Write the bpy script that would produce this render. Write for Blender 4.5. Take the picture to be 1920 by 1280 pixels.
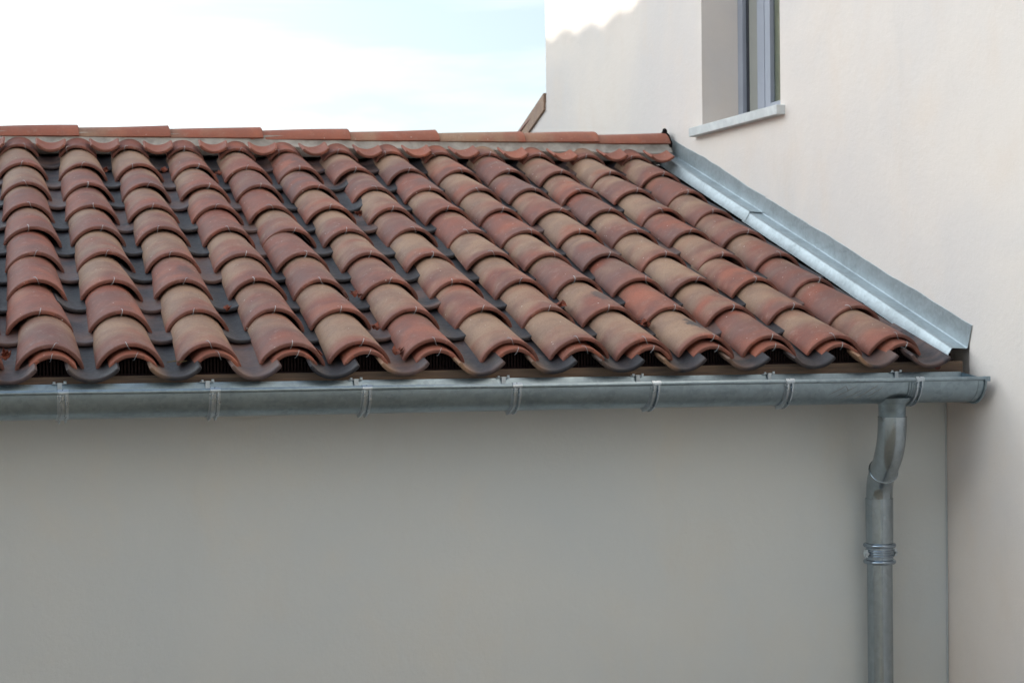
import bpy, math, random
from mathutils import Vector, Matrix, noise
random.seed(11)
R = math.radians
for o in list(bpy.data.objects): bpy.data.objects.remove(o)
S = bpy.context.scene
col = S.collection

# ------------------------------------------------------------------ camera
H = 3.20                      # eye height above the ground
yaw, pitch, roll = 0.299319286, -0.0100195, -0.0100391
fw = Vector((math.sin(yaw)*math.cos(pitch), math.cos(yaw)*math.cos(pitch), math.sin(pitch)))
rt = Vector((math.cos(yaw), -math.sin(yaw), 0)); up = rt.cross(fw)
r2 = rt*math.cos(roll) + up*math.sin(roll); u2 = -rt*math.sin(roll) + up*math.cos(roll)
cd = bpy.data.cameras.new('camera'); cam = bpy.data.objects.new('camera', cd); col.objects.link(cam)
cam.matrix_world = Matrix(((r2.x, u2.x, -fw.x, 0), (r2.y, u2.y, -fw.y, 0), (r2.z, u2.z, -fw.z, H), (0, 0, 0, 1)))
cd.sensor_width = 36; cd.lens = 3402.64/1920*36; cd.clip_end = 3000; cd.clip_start = 0.05
cd.dof.use_dof = True; cd.dof.focus_distance = 5.95; cd.dof.aperture_fstop = 7.1
S.camera = cam
S.render.resolution_x = 1024; S.render.resolution_y = 682

# ------------------------------------------------------------------ light
SUN_EL, SUN_FWD = 17.0, 20.0          # elevation; degrees the sun stands forward (+y) of due left (-x)
sd = Vector((-math.cos(R(SUN_FWD))*math.cos(R(SUN_EL)), math.sin(R(SUN_FWD))*math.cos(R(SUN_EL)), math.sin(R(SUN_EL))))
W = bpy.data.worlds.new('World'); S.world = W; W.use_nodes = True
nt = W.node_tree; nt.nodes.clear()
def nd(nt, t, **k):
    n = nt.nodes.new(t)
    for a, b in k.items(): setattr(n, a, b)
    return n
out = nd(nt, 'ShaderNodeOutputWorld'); bg = nd(nt, 'ShaderNodeBackground'); bg.inputs[1].default_value = 0.12
sky = nd(nt, 'ShaderNodeTexSky', sky_type='NISHITA', sun_disc=False)
sky.sun_elevation = R(SUN_EL); sky.sun_rotation = math.atan2(sd.x, sd.y); sky.air_density = 1.0; sky.dust_density = 1.0; sky.ozone_density = 1.5
tc = nd(nt, 'ShaderNodeTexCoord'); mp = nd(nt, 'ShaderNodeMapping'); mp.inputs['Scale'].default_value = (1.0, 1.0, 4.5)
mp.inputs['Rotation'].default_value = (0.12, 0.1, 0); mp.inputs['Location'].default_value = (0.35, 0.1, 0.6)
nz = nd(nt, 'ShaderNodeTexNoise'); nz.inputs['Scale'].default_value = 3.1; nz.inputs['Detail'].default_value = 7; nz.inputs['Roughness'].default_value = 0.55; nz.inputs['Distortion'].default_value = 0.6
rp = nd(nt, 'ShaderNodeValToRGB'); rp.color_ramp.elements[0].position = 0.45; rp.color_ramp.elements[1].position = 0.70; rp.color_ramp.elements[0].color = (0.42, 0.42, 0.42, 1)
mx = nd(nt, 'ShaderNodeMix', data_type='RGBA'); L = nt.links.new
# clouds are brighter and thicker towards the sun
geo = nd(nt, 'ShaderNodeVectorMath', operation='DOT_PRODUCT'); geo.inputs[1].default_value = tuple(sd); L(tc.outputs['Generated'], geo.inputs[0])
mr = nd(nt, 'ShaderNodeMapRange'); mr.inputs[1].default_value = -0.7; mr.inputs[2].default_value = 1.0; mr.inputs[3].default_value = 0.0; mr.inputs[4].default_value = 1.0; L(geo.outputs['Value'], mr.inputs[0])
pw = nd(nt, 'ShaderNodeMath', operation='POWER'); pw.inputs[1].default_value = 3.4; L(mr.outputs[0], pw.inputs[0])
ma = nd(nt, 'ShaderNodeMath', operation='MULTIPLY_ADD'); ma.inputs[1].default_value = 28.0; ma.inputs[2].default_value = 3.2; L(pw.outputs[0], ma.inputs[0])
cc = nd(nt, 'ShaderNodeMix', data_type='RGBA', blend_type='MULTIPLY'); cc.inputs[0].default_value = 1; cc.inputs[6].default_value = (0.90, 0.975, 1.0, 1)
L(ma.outputs[0], cc.inputs[7]); L(cc.outputs[2], mx.inputs[7])
ad = nd(nt, 'ShaderNodeMath', operation='MULTIPLY_ADD'); ad.inputs[1].default_value = 0.12; L(geo.outputs['Value'], ad.inputs[0]); L(nz.outputs[0], ad.inputs[2])
L(tc.outputs['Generated'], mp.inputs[0]); L(mp.outputs[0], nz.inputs['Vector']); L(ad.outputs[0], rp.inputs[0])
sx = nd(nt, 'ShaderNodeSeparateXYZ'); L(tc.outputs['Generated'], sx.inputs[0])
zr_ = nd(nt, 'ShaderNodeMapRange', interpolation_type='SMOOTHSTEP'); zr_.inputs[1].default_value = 0.30; zr_.inputs[2].default_value = 0.85; zr_.inputs[3].default_value = 1.0; zr_.inputs[4].default_value = 0.25
L(sx.outputs[2], zr_.inputs[0]); zm = nd(nt, 'ShaderNodeMath', operation='MULTIPLY'); L(zr_.outputs[0], zm.inputs[0]); L(rp.outputs[0], zm.inputs[1])
L(zm.outputs[0], mx.inputs[0]); L(sky.outputs[0], mx.inputs[6]); L(mx.outputs[2], bg.inputs[0]); L(bg.outputs[0], out.inputs[0])
sl = bpy.data.lights.new('sun', 'SUN'); sl.energy = 4.0; sl.angle = R(0.5); sl.color = (1.0, 0.93, 0.82)
so = bpy.data.objects.new('sun', sl); col.objects.link(so); so.rotation_euler = sd.to_track_quat('Z', 'Y').to_euler()
S.view_settings.view_transform = 'Standard'; S.view_settings.look = 'None'; S.view_settings.gamma = 1
S.view_settings.exposure = 1.0
S.render.engine = 'CYCLES'

# ------------------------------------------------------------------ material helpers
class Mat:
    def __init__(s, name, rough=0.8, metal=0.0, spec=0.5):
        s.m = bpy.data.materials.new(name); s.m.use_nodes = True; s.t = s.m.node_tree
        s.b = s.t.nodes['Principled BSDF']; s.b.inputs['Roughness'].default_value = rough
        s.b.inputs['Metallic'].default_value = metal; s.b.inputs['Specular IOR Level'].default_value = spec
        s.tc = s.n('ShaderNodeTexCoord'); s.oi = None
    def n(s, t, **k): return nd(s.t, t, **k)
    def l(s, a, b): s.t.links.new(a, b)
    def m_(s, op, a, b=None, c=None, clamp=False):
        n = s.n('ShaderNodeMath', operation=op, use_clamp=clamp)
        for i, v in enumerate((a, b, c)):
            if v is None: continue
            if isinstance(v, (int, float)): n.inputs[i].default_value = v
            else: s.l(v, n.inputs[i])
        return n.outputs[0]
    def noise(s, vec, scale, detail=3, rough=0.5, dist=0):
        n = s.n('ShaderNodeTexNoise'); n.inputs['Scale'].default_value = scale; n.inputs['Detail'].default_value = detail
        n.inputs['Roughness'].default_value = rough; n.inputs['Distortion'].default_value = dist
        if vec is not None: s.l(vec, n.inputs['Vector'])
        return n.outputs[0]
    def ss(s, v, a, b):
        n = s.n('ShaderNodeMapRange', interpolation_type='SMOOTHSTEP'); n.inputs[1].default_value = a; n.inputs[2].default_value = b
        s.l(v, n.inputs[0]); return n.outputs[0]
    def mix(s, f, a, b, blend='MIX'):
        n = s.n('ShaderNodeMix', data_type='RGBA', blend_type=blend)
        for i, v in ((0, f), (6, a), (7, b)):
            if isinstance(v, (int, float)): n.inputs[i].default_value = v
            elif isinstance(v, tuple): n.inputs[i].default_value = (*v, 1)
            else: s.l(v, n.inputs[i])
        return n.outputs[2]
    def mapping(s, vec, scale=(1, 1, 1), loc=(0, 0, 0)):
        n = s.n('ShaderNodeMapping'); n.inputs['Scale'].default_value = scale; n.inputs['Location'].default_value = loc
        s.l(vec, n.inputs[0]); return n.outputs[0]
    def bump(s, h, strength, dist=0.002):
        n = s.n('ShaderNodeBump'); n.inputs['Strength'].default_value = strength; n.inputs['Distance'].default_value = dist
        s.l(h, n.inputs['Height']); s.l(n.outputs[0], s.b.inputs['Normal'])
    def col(s, c):
        if isinstance(c, tuple): s.b.inputs['Base Color'].default_value = (*c, 1)
        else: s.l(c, s.b.inputs['Base Color'])
    def rgh(s, v): s.l(v, s.b.inputs['Roughness'])
    def seedvec(s):                        # object space shifted by a per-object random
        s.oi = s.n('ShaderNodeObjectInfo')
        a = s.n('ShaderNodeVectorMath', operation='ADD'); c = s.n('ShaderNodeVectorMath', operation='SCALE')
        cb = s.n('ShaderNodeCombineXYZ')
        for i in range(3): s.l(s.oi.outputs['Random'], cb.inputs[i])
        s.l(cb.outputs[0], c.inputs[0]); c.inputs['Scale'].default_value = 37.0
        s.l(s.tc.outputs['Object'], a.inputs[0]); s.l(c.outputs[0], a.inputs[1]); return a.outputs[0]

M = {}
def clay():
    m = Mat('weathered_clay', 0.72, 0, 0.35); v = m.seedvec()
    sp = m.n('ShaderNodeSeparateXYZ'); m.l(m.tc.outputs['Object'], sp.inputs[0])
    oc = m.n('ShaderNodeSeparateColor'); m.l(m.oi.outputs['Color'], oc.inputs[0])
    sand, grey, stain = oc.outputs[0], oc.outputs[1], oc.outputs[2]
    al = m.m_('MULTIPLY', m.m_('SUBTRACT', m.m_('MULTIPLY', sp.outputs[1], 3.0), 0.5), 0.62)
    n1 = m.noise(m.mapping(v, (1.0, 1.5, 1.0)), 5.5, 2.5, 0.45, 0.3)
    q = m.m_('ADD', m.m_('ADD', sand, al), m.m_('MULTIPLY', m.m_('SUBTRACT', n1, 0.5), 1.25))
    mask = m.m_('MULTIPLY', m.ss(q, 0.28, 0.86), m.ss(sp.outputs[1], 0.0, 0.05))
    n2 = m.noise(v, 9, 3, 0.5)
    red = m.mix(m.ss(n2, 0.35, 0.7), (0.240, 0.074, 0.045), (0.165, 0.062, 0.045))
    red = m.mix(m.m_('MULTIPLY', grey, m.ss(n1, 0.25, 0.6)), red, (0.150, 0.080, 0.070))
    n3 = m.noise(m.mapping(v, (1, 1.2, 1), (3, 7, 2)), 6, 2, 0.5)
    red = m.mix(m.m_('MULTIPLY', m.m_('MULTIPLY', m.ss(n3, 0.48, 0.72), 0.75), m.m_('SUBTRACT', 1, grey)), red, (0.37, 0.115, 0.062))
    red = m.mix(m.m_('SUBTRACT', 1, m.oi.outputs['Alpha']), red, (0.36, 0.125, 0.075))
    snd = m.mix(m.ss(n2, 0.35, 0.7), (0.305, 0.190, 0.122), (0.235, 0.143, 0.098))
    c = m.mix(mask, red, snd)
    band = m.noise(m.mapping(v, (3, 5, 3)), 3.0, 3, 0.6)
    c = m.mix(m.m_('MULTIPLY', m.ss(band, 0.52, 0.75), 0.16), c, (0.10, 0.072, 0.068))
    fine = m.noise(v, 160, 4, 0.7)
    c = m.mix(m.m_('MULTIPLY', m.ss(fine, 0.45, 0.75), 0.36), c, (0.11, 0.06, 0.05))
    dust = m.noise(v, 26, 5, 0.75)
    c = m.mix(m.m_('MULTIPLY', m.ss(dust, 0.52, 0.75), 0.26), c, (0.42, 0.33, 0.27))
    c = m.mix(m.m_('MULTIPLY', m.m_('LESS_THAN', sp.outputs[1], 0.0011), 0.65), c, (0.12, 0.048, 0.034))
    vo = m.n('ShaderNodeTexVoronoi', feature='F1'); vo.inputs['Scale'].default_value = 55; m.l(v, vo.inputs['Vector'])
    vs = m.n('ShaderNodeSeparateColor'); m.l(vo.outputs['Color'], vs.inputs[0])
    spk = m.m_('MULTIPLY', m.m_('LESS_THAN', vo.outputs['Distance'], m.m_('MULTIPLY', vs.outputs[1], 0.16)), m.m_('GREATER_THAN', vs.outputs[0], 0.80))
    c = m.mix(m.m_('MULTIPLY', spk, 0.6), c, (0.62, 0.56, 0.5))
    dx = m.m_('DIVIDE', m.m_('SUBTRACT', sp.outputs[0], 0.012), 0.034); dy = m.m_('DIVIDE', m.m_('SUBTRACT', sp.outputs[1], 0.160), 0.066)
    d = m.m_('SQRT', m.m_('ADD', m.m_('MULTIPLY', dx, dx), m.m_('MULTIPLY', dy, dy)))
    d = m.m_('ADD', d, m.m_('MULTIPLY', m.m_('SUBTRACT', m.noise(v, 34, 5, 0.7), 0.5), 2.2))
    sm = m.m_('MULTIPLY', m.m_('SUBTRACT', 1.0, m.ss(d, 0.55, 1.15)), stain)
    c = m.mix(m.m_('MULTIPLY', sm, 0.92), c, (0.048, 0.045, 0.05))
    m.col(c); m.rgh(m.m_('ADD', m.m_('MULTIPLY', fine, 0.3), 0.52))
    m.bump(m.m_('ADD', m.m_('MULTIPLY', fine, 0.4), m.m_('MULTIPLY', n2, 0.9)), 0.55, 0.0022)
    return m.m
M['clay'] = clay()
def slate():
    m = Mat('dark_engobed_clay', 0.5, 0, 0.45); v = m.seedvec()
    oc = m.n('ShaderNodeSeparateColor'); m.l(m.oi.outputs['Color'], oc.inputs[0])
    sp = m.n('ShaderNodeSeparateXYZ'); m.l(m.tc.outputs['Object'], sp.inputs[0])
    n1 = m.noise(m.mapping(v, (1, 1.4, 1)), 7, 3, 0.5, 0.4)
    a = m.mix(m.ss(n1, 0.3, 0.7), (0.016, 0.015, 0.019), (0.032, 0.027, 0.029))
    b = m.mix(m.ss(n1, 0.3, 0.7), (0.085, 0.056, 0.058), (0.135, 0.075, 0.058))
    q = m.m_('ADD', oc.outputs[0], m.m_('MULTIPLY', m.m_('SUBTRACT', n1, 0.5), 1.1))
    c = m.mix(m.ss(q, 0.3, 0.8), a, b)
    # pale brown unglazed patch to one side of the head
    o = m.m_('MULTIPLY', m.m_('MULTIPLY', m.ss(m.m_('MULTIPLY', sp.outputs[0], -1), 0.005, 0.06), m.m_('SUBTRACT', 1, m.ss(sp.outputs[1], 0.02, 0.16))), oc.outputs[1])
    c = m.mix(o, c, (0.27, 0.15, 0.085))
    f = m.noise(v, 70, 5, 0.7)
    c = m.mix(m.m_('MULTIPLY', m.ss(f, 0.52, 0.78), 0.22), c, (0.12, 0.10, 0.09))
    silt = m.noise(m.mapping(v, (1, 0.6, 1)), 13, 6, 0.7)
    c = m.mix(m.m_('MULTIPLY', m.ss(silt, 0.52, 0.70), 0.5), c, (0.075, 0.055, 0.042))
    m.col(c); m.rgh(m.m_('ADD', m.m_('MULTIPLY', f, 0.45), 0.36)); m.bump(f, 0.5, 0.002)
    return m.m
M['slate'] = slate()
def plaster(name, c1, c2, patch, sc=1.0):
    m = Mat(name, 0.93, 0, 0.2); v = m.tc.outputs['Object']
    n1 = m.noise(v, 0.9*sc, 5, 0.55, 0.5); n2 = m.noise(m.mapping(v, (1, 1, 0.7)), 3.2, 5, 0.6, 0.3); f = m.noise(v, 420, 3, 0.6); g = m.noise(v, 40, 4, 0.6)
    c = m.mix(m.ss(n1, 0.35, 0.68), c1, c2)
    c = m.mix(m.m_('MULTIPLY', m.ss(n2, 0.46, 0.74), 0.5), c, patch)
    c = m.mix(m.m_('MULTIPLY', m.ss(f, 0.4, 0.8), 0.12), c, (0.4, 0.36, 0.3))
    c = m.mix(m.m_('MULTIPLY', m.ss(m.noise(m.mapping(v, (2.2, 2.2, 0.5)), 2.4, 6, 0.65), 0.56, 0.8), 0.13), c, (0.46, 0.42, 0.37))
    m.col(c); m.bump(m.m_('ADD', m.m_('MULTIPLY', f, 0.5), m.m_('ADD', m.m_('MULTIPLY', g, 1.1), m.m_('MULTIPLY', n2, 1.2))), 0.36, 0.004)
    return m.m
M['plaster'] = plaster('cream_render', (0.715, 0.640, 0.580), (0.640, 0.590, 0.560), (0.69, 0.59, 0.51))
M['plaster_low'] = plaster('pale_grey_render', (0.605, 0.61, 0.585), (0.55, 0.58, 0.585), (0.61, 0.59, 0.54), 0.8)
def zinc(name, base, rough, metal, streak, amt=1.0):
    m = Mat(name, rough, metal); v = m.tc.outputs['Object']
    vo = m.n('ShaderNodeTexVoronoi'); vo.inputs['Scale'].default_value = 75; m.l(m.mapping(v, (1, 1, 1)), vo.inputs['Vector'])
    vs = m.n('ShaderNodeSeparateColor'); m.l(vo.outputs['Color'], vs.inputs[0])
    n1 = m.noise(v, 6, 6, 0.65, 0.6); n2 = m.noise(m.mapping(v, streak), 9, 5, 0.6); f = m.noise(v, 120, 4, 0.7)
    b2 = tuple(x*0.62 for x in base); b3 = tuple(min(1, x*1.35) for x in base)
    c = m.mix(m.m_('MULTIPLY', m.ss(n1, 0.35, 0.68), amt), base, b2)
    c = m.mix(m.m_('MULTIPLY', vs.outputs[0], 0.35), c, b3)
    c = m.mix(m.m_('MULTIPLY', m.ss(n2, 0.52, 0.72), 0.35*amt), c, tuple(x*0.45 for x in base))
    c = m.mix(m.m_('MULTIPLY', m.ss(f, 0.66, 0.8), 0.5), c, b3)
    m.col(c); m.rgh(m.m_('ADD', m.m_('MULTIPLY', n1, 0.25), rough-0.1))
    m.bump(m.m_('ADD', m.m_('MULTIPLY', f, 0.3), n1), 0.25*amt, 0.003)
    return m
M['zinc'] = zinc('galvanised_zinc', (0.26, 0.325, 0.365), 0.32, 0.88, (0.6, 5, 5), .6).m
M['zinc_pipe'] = zinc('galvanised_pipe', (0.32, 0.37, 0.40), 0.21, 0.95, (3, 3, 0.5), 0.22).m
M['zinc_bright'] = zinc('bright_zinc', (0.60, 0.66, 0.70), 0.36, 0.8, (3, 3, 3)).m
M['zinc_flash'] = zinc('flashing_zinc', (0.37, 0.42, 0.44), 0.42, 0.6, (6, 0.8, 6), .6).m
M['bracket'] = zinc('bracket_steel', (0.42, 0.48, 0.53), 0.25, 0.9, (2, 2, 2), .3).m
M['bracket2'] = zinc('collar_zinc', (0.30, 0.36, 0.42), 0.22, 0.95, (2, 2, 2), .4).m
M['wire'] = Mat('galvanised_wire', 0.35, 0.6).m; M['wire'].node_tree.nodes['Principled BSDF'].inputs[0].default_value = (0.36, 0.36, 0.37, 1)
def simple(name, c1, c2, sc, rough=0.8, streak=(1, 1, 1), bmp=0.3, metal=0, spec=0.4):
    m = Mat(name, rough, metal, spec); v = m.tc.outputs['Object']
    n1 = m.noise(m.mapping(v, streak), sc, 5, 0.6, 0.6)
    m.col(m.mix(m.ss(n1, 0.3, 0.7), c1, c2)); m.bump(n1, bmp, 0.003); return m.m
M['wood'] = simple('weathered_board', (0.17, 0.105, 0.066), (0.085, 0.058, 0.042), 9, 0.75, (0.6, 8, 9), 0.4)
M['mortar'] = simple('lime_mortar', (0.42, 0.385, 0.345), (0.25, 0.225, 0.20), 14, 0.95, (1, 1, 1), 0.9)
M['comb'] = simple('black_plastic', (0.011, 0.007, 0.007), (0.015, 0.009, 0.008), 20, 0.9, spec=0.05)
M['felt'] = simple('dark_underlay', (0.007, 0.006, 0.006), (0.012, 0.010, 0.010), 20, 0.95, spec=0.05)
M['stone'] = simple('pale_stone', (0.60, 0.61, 0.60), (0.48, 0.49, 0.485), 12, 0.8)
M['alu'] = simple('lavender_grey_aluminium', (0.32, 0.34, 0.395), (0.28, 0.30, 0.35), 3, 0.4)
M['rubber'] = simple('black_gasket', (0.02, 0.025, 0.03), (0.03, 0.03, 0.04), 6, 0.5)
M['leaf'] = simple('dry_leaf', (0.20, 0.045, 0.022), (0.11, 0.035, 0.02), 60, 0.7)
M['moss'] = simple('dry_moss', (0.16, 0.12, 0.05), (0.07, 0.055, 0.03), 60, 0.95)
M['ground'] = simple('pale_gravel_ground', (0.44, 0.37, 0.28), (0.35, 0.295, 0.225), 5, 0.95)
M['blind'] = simple('pale_blind', (0.40, 0.37, 0.28), (0.36, 0.33, 0.25), 3, 0.8)
M['caulk'] = simple('sealant', (0.5, 0.52, 0.52), (0.4, 0.43, 0.44), 8, 0.6)
def glass():
    m = Mat('window_glass', 0.03); m.b.inputs['Transmission Weight'].default_value = 1; m.b.inputs['IOR'].default_value = 1.45
    m.col((0.80, 0.86, 0.80)); return m.m
M['glass'] = glass()

# ------------------------------------------------------------------ geometry helpers
class MB:
    def __init__(s): s.v = []; s.f = []
    def add(s, vs, fs):
        b = len(s.v); s.v += [tuple(p) for p in vs]; s.f += [tuple(i+b for i in f) for f in fs]
    def box(s, x0, x1, y0, y1, z0, z1):
        s.add([(x0,y0,z0),(x1,y0,z0),(x1,y1,z0),(x0,y1,z0),(x0,y0,z1),(x1,y0,z1),(x1,y1,z1),(x0,y1,z1)],
              [(0,3,2,1),(4,5,6,7),(0,1,5,4),(1,2,6,5),(2,3,7,6),(3,0,4,7)])
    def tube(s, pts, r, n=8, cap=True):
        pts = [Vector(p) for p in pts]; rs = r if isinstance(r, (list, tuple)) else [r]*len(pts)
        vs = []; prev = None
        for i, p in enumerate(pts):
            t = (pts[min(i+1, len(pts)-1)] - pts[max(i-1, 0)]).normalized()
            if prev is None: a = t.orthogonal().normalized()
            else: a = (prev - t*prev.dot(t)).normalized()
            prev = a; b = t.cross(a)
            vs += [p + (a*math.cos(k*2*math.pi/n) + b*math.sin(k*2*math.pi/n))*rs[i] for k in range(n)]
        fs = [(i*n+k, i*n+(k+1) % n, (i+1)*n+(k+1) % n, (i+1)*n+k) for i in range(len(pts)-1) for k in range(n)]
        if cap: fs += [tuple(reversed(range(n))), tuple((len(pts)-1)*n+k for k in range(n))]
        s.add(vs, fs)
    def sheet(s, prof, xs, closed=True):
        """prof(x) -> list of (y,z) for each x; swept along x"""
        rows = [[(x, a, b) for a, b in prof(x)] for x in xs]; n = len(rows[0])
        vs = [p for r in rows for p in r]
        fs = [(i*n+k, i*n+(k+1) % n, (i+1)*n+(k+1) % n, (i+1)*n+k) for i in range(len(xs)-1) for k in range(n if closed else n-1)]
        if closed: fs += [tuple(reversed(range(n))), tuple((len(xs)-1)*n+k for k in range(n))]
        s.add(vs, fs)
    def mesh(s, name, mat, smooth=35):
        me = bpy.data.meshes.new(name); me.from_pydata(s.v, [], s.f); me.update()
        me.materials.append(mat)
        import bmesh
        b = bmesh.new(); b.from_mesh(me); bmesh.ops.recalc_face_normals(b, faces=b.faces); b.to_mesh(me); b.free()
        if smooth:
            me.polygons.foreach_set('use_smooth', [True]*len(me.polygons)); me.set_sharp_from_angle(angle=R(smooth))
        return me
    def build(s, name, mat, parent=None, smooth=35, bevel=0, loc=None):
        o = bpy.data.objects.new(name, s.mesh(name, mat, smooth)); col.objects.link(o)
        if parent is not None: o.parent = parent
        if loc: o.location = loc
        if bevel:
            m = o.modifiers.new('bevel', 'BEVEL'); m.width = bevel; m.segments = 2; m.limit_method = 'ANGLE'
        return o
def tag(o, label=None, cat=None, group=None, kind=None):
    if label: o['label'] = label
    if cat: o['category'] = cat
    if group: o['group'] = group
    if kind: o['kind'] = kind
    return o
def empty(name, loc=(0, 0, 0)):
    o = bpy.data.objects.new(name, None); col.objects.link(o); o.location = loc; return o
def rel(o, parent):                              # keep world coordinates of a mesh built in world space
    bpy.context.view_layer.update()
    o.parent = parent; o.matrix_parent_inverse = Matrix.Translation(-parent.location)

# key measures (relative to eye height, add H)
Ye, Ze = 5.6516, -0.0515 + H
P, EX = 0.24, 0.33445
TH = math.atan2(0.4433450, 1.3211338); cT, sT = math.cos(TH), math.sin(TH)
X0, X1 = 0.2872, 3.437
YW = 5.814
def roofpt(x, s, n): return Vector((x, Ye + s*cT - n*sT, Ze + s*sT + n*cT))

# ------------------------------------------------------------------ ground
g = MB(); g.add([(-400,-400,0),(400,-400,0),(400,600,0),(-400,600,0)], [(0,1,2,3)])
tag(g.build('ground', M['ground'], smooth=0), kind='structure')

# ------------------------------------------------------------------ low house
low = tag(empty('low_house', (0.5, YW, 0)), 'low house wing with pale grey render under the clay tile roof', 'house')
XL = -4.2
b = MB(); b.box(XL, X1+0.05, YW, YW+0.3, 0, H-0.19); b.box(XL, XL+0.3, YW+0.3, 10.9, 0, H-0.19); b.box(XL, X1, 10.6, 10.9, 0, H-0.1)
rel(b.build('wall', M['plaster_low'], smooth=0), low)
b = MB()
def deck(x):
    a = roofpt(x, 0.02, -0.115); c = roofpt(x, 2.95, -0.115); r = Vector((x, 8.42, H+0.80))
    return [(a.y, a.z), (8.42, c.z+0.0), (11.1, c.z-2.68*0.3356), (11.1, c.z-2.68*0.3356-0.03), (8.42, c.z-0.03), (a.y+0.01, a.z-0.03)]
b.sheet(deck, [XL-0.1, X1-0.035]); rel(b.build('roof_deck', M['felt'], smooth=0), low)
b = MB(); b.box(XL, 3.405, 5.6455, 5.6735, H-0.262, H-0.149)
fb = b.build('fascia_board', M['wood'], smooth=0, bevel=0.002); rel(fb, low)
b = MB(); b.box(XL, 3.405, 5.675, YW-0.002, H-0.245, H-0.225); rel(b.build('soffit', M['wood'], smooth=0), low)
kn = MB(); kn.tube([(3.305, 5.6445, H-0.166), (3.305, 5.650, H-0.166)], 0.012, 14)
k_ = kn.build('wood_knot', simple('wood_knot', (0.12, 0.03, 0.02), (0.06, 0.02, 0.015), 60), fb)
# mortar bed under the ridge tiles
b = MB(); nx = 260
def mort(x):
    a = noise.noise(Vector((x*9, 0, 0)))*0.006; c = noise.noise(Vector((x*14, 5, 0)))*0.010; e = noise.noise(Vector((x*30, 9, 0)))*0.004
    t = (x-0.2)/3.2; zt = H+0.862+0.012*t
    cy = math.cos((x-X0)/P*2*math.pi)
    return [(8.347+a*.4, zt+0.012), (8.338+a*0.6+e, zt-0.014), (8.330+a+e, zt-0.030+c*0.3), (8.314+c*.6, zt-0.044+e+c*0.5+0.004*cy), (8.335, zt-0.085), (8.53, zt-0.085), (8.53, zt+0.012)]
b.sheet(mort, [XL + (3.405-XL)*i/nx/1.0 for i in range(nx+1)])
rel(b.build('ridge_mortar', M['mortar'], smooth=60), low)
b = MB(); b.tube([(X1-0.004, YW-0.004, 0.02), (X1-0.004, YW-0.004, H-0.30)], 0.0032, 8); rel(b.build('corner_sealant', M['caulk']), low)

# ------------------------------------------------------------------ tall house
tall = tag(empty('tall_house', (X1+0.3, 7.5, 0)), 'tall house with cream render wall and a recessed window', 'house')
TOP = H+4.6
wy0, wy1, wz0, wz1 = 7.165, 8.020, H+0.930, H+2.35         # window opening
ny0, ny1, nz0, nz1 = 5.654, YW+0.02, H-0.30, H-0.035       # notch in the render where the eave enters
ys = [-6.0, ny0, ny1, wy0, wy1, 10.39]; zs = [0, nz0, nz1, wz0, wz1, TOP]
b = MB()
xi = X1+0.205
for i in range(5):
    for j in range(5):
        y0, y1, z0, z1 = ys[i], ys[i+1], zs[j], zs[j+1]
        if i == 3 and j == 3: continue
        if i == 1 and j == 1:
            x = X1+0.028; b.add([(x,y0,z0),(x,y1,z0),(x,y1,z1),(x,y0,z1)], [(0,3,2,1)])
            b.add([(X1,y0,z0),(x,y0,z0),(x,y1,z0),(X1,y1,z0)], [(0,1,2,3)]); b.add([(X1,y0,z1),(x,y0,z1),(x,y1,z1),(X1,y1,z1)], [(0,3,2,1)])
            b.add([(X1,y0,z0),(x,y0,z0),(x,y0,z1),(X1,y0,z1)], [(0,1,2,3)]); b.add([(X1,y1,z0),(x,y1,z0),(x,y1,z1),(X1,y1,z1)], [(0,3,2,1)])
            continue
        b.add([(X1,y0,z0),(X1,y1,z0),(X1,y1,z1),(X1,y0,z1)], [(0,3,2,1)])
# reveals
b.add([(X1,wy1,wz0),(xi,wy1,wz0),(xi,wy1,wz1),(X1,wy1,wz1)], [(0,1,2,3)]); b.add([(X1,wy0,wz0),(xi,wy0,wz0),(xi,wy0,wz1),(X1,wy0,wz1)], [(0,3,2,1)])
b.add([(X1,wy0,wz0),(xi,wy0,wz0),(xi,wy1,wz0),(X1,wy1,wz0)], [(0,1,2,3)]); b.add([(X1,wy0,wz1),(xi,wy0,wz1),(xi,wy1,wz1),(X1,wy1,wz1)], [(0,3,2,1)])
# rear end, back of the tall block, lean-to behind it
b.add([(X1,10.39,0),(X1+6,10.39,0),(X1+6,10.39,TOP),(X1,10.39,TOP)], [(0,1,2,3)])
b.add([(X1,-6,0),(X1+6,-6,0),(X1+6,-6,TOP),(X1,-6,TOP)], [(0,1,2,3)]); b.add([(X1+6,-6,0),(X1+6,10.39,0),(X1+6,10.39,TOP),(X1+6,-6,TOP)], [(0,1,2,3)])
b.add([(X1,-6,TOP),(X1+6,-6,TOP),(X1+6,10.39,TOP),(X1,10.39,TOP)], [(0,1,2,3)])
zr = lambda y: H + 1.300 - (y-10.648)*0.3356
b.add([(X1,10.39,0),(X1,13.4,0),(X1,13.4,zr(13.4)-0.06),(X1,10.39,zr(10.39)-0.06)], [(0,1,2,3)])
b.add([(X1,13.4,0),(X1+6,13.4,0),(X1+6,13.4,zr(13.4)-0.06),(X1,13.4,zr(13.4)-0.06)], [(0,1,2,3)])
b.add([(X1,10.39,zr(10.39)-0.06),(X1,13.4,zr(13.4)-0.06),(X1+6,13.4,zr(13.4)-0.06),(X1+6,10.39,zr(10.39)-0.06)], [(0,1,2,3)])
me = b.mesh('wall', M['plaster'], smooth=0)
w = bpy.data.objects.new('wall', me); col.objects.link(w); rel(w, tall)
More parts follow.
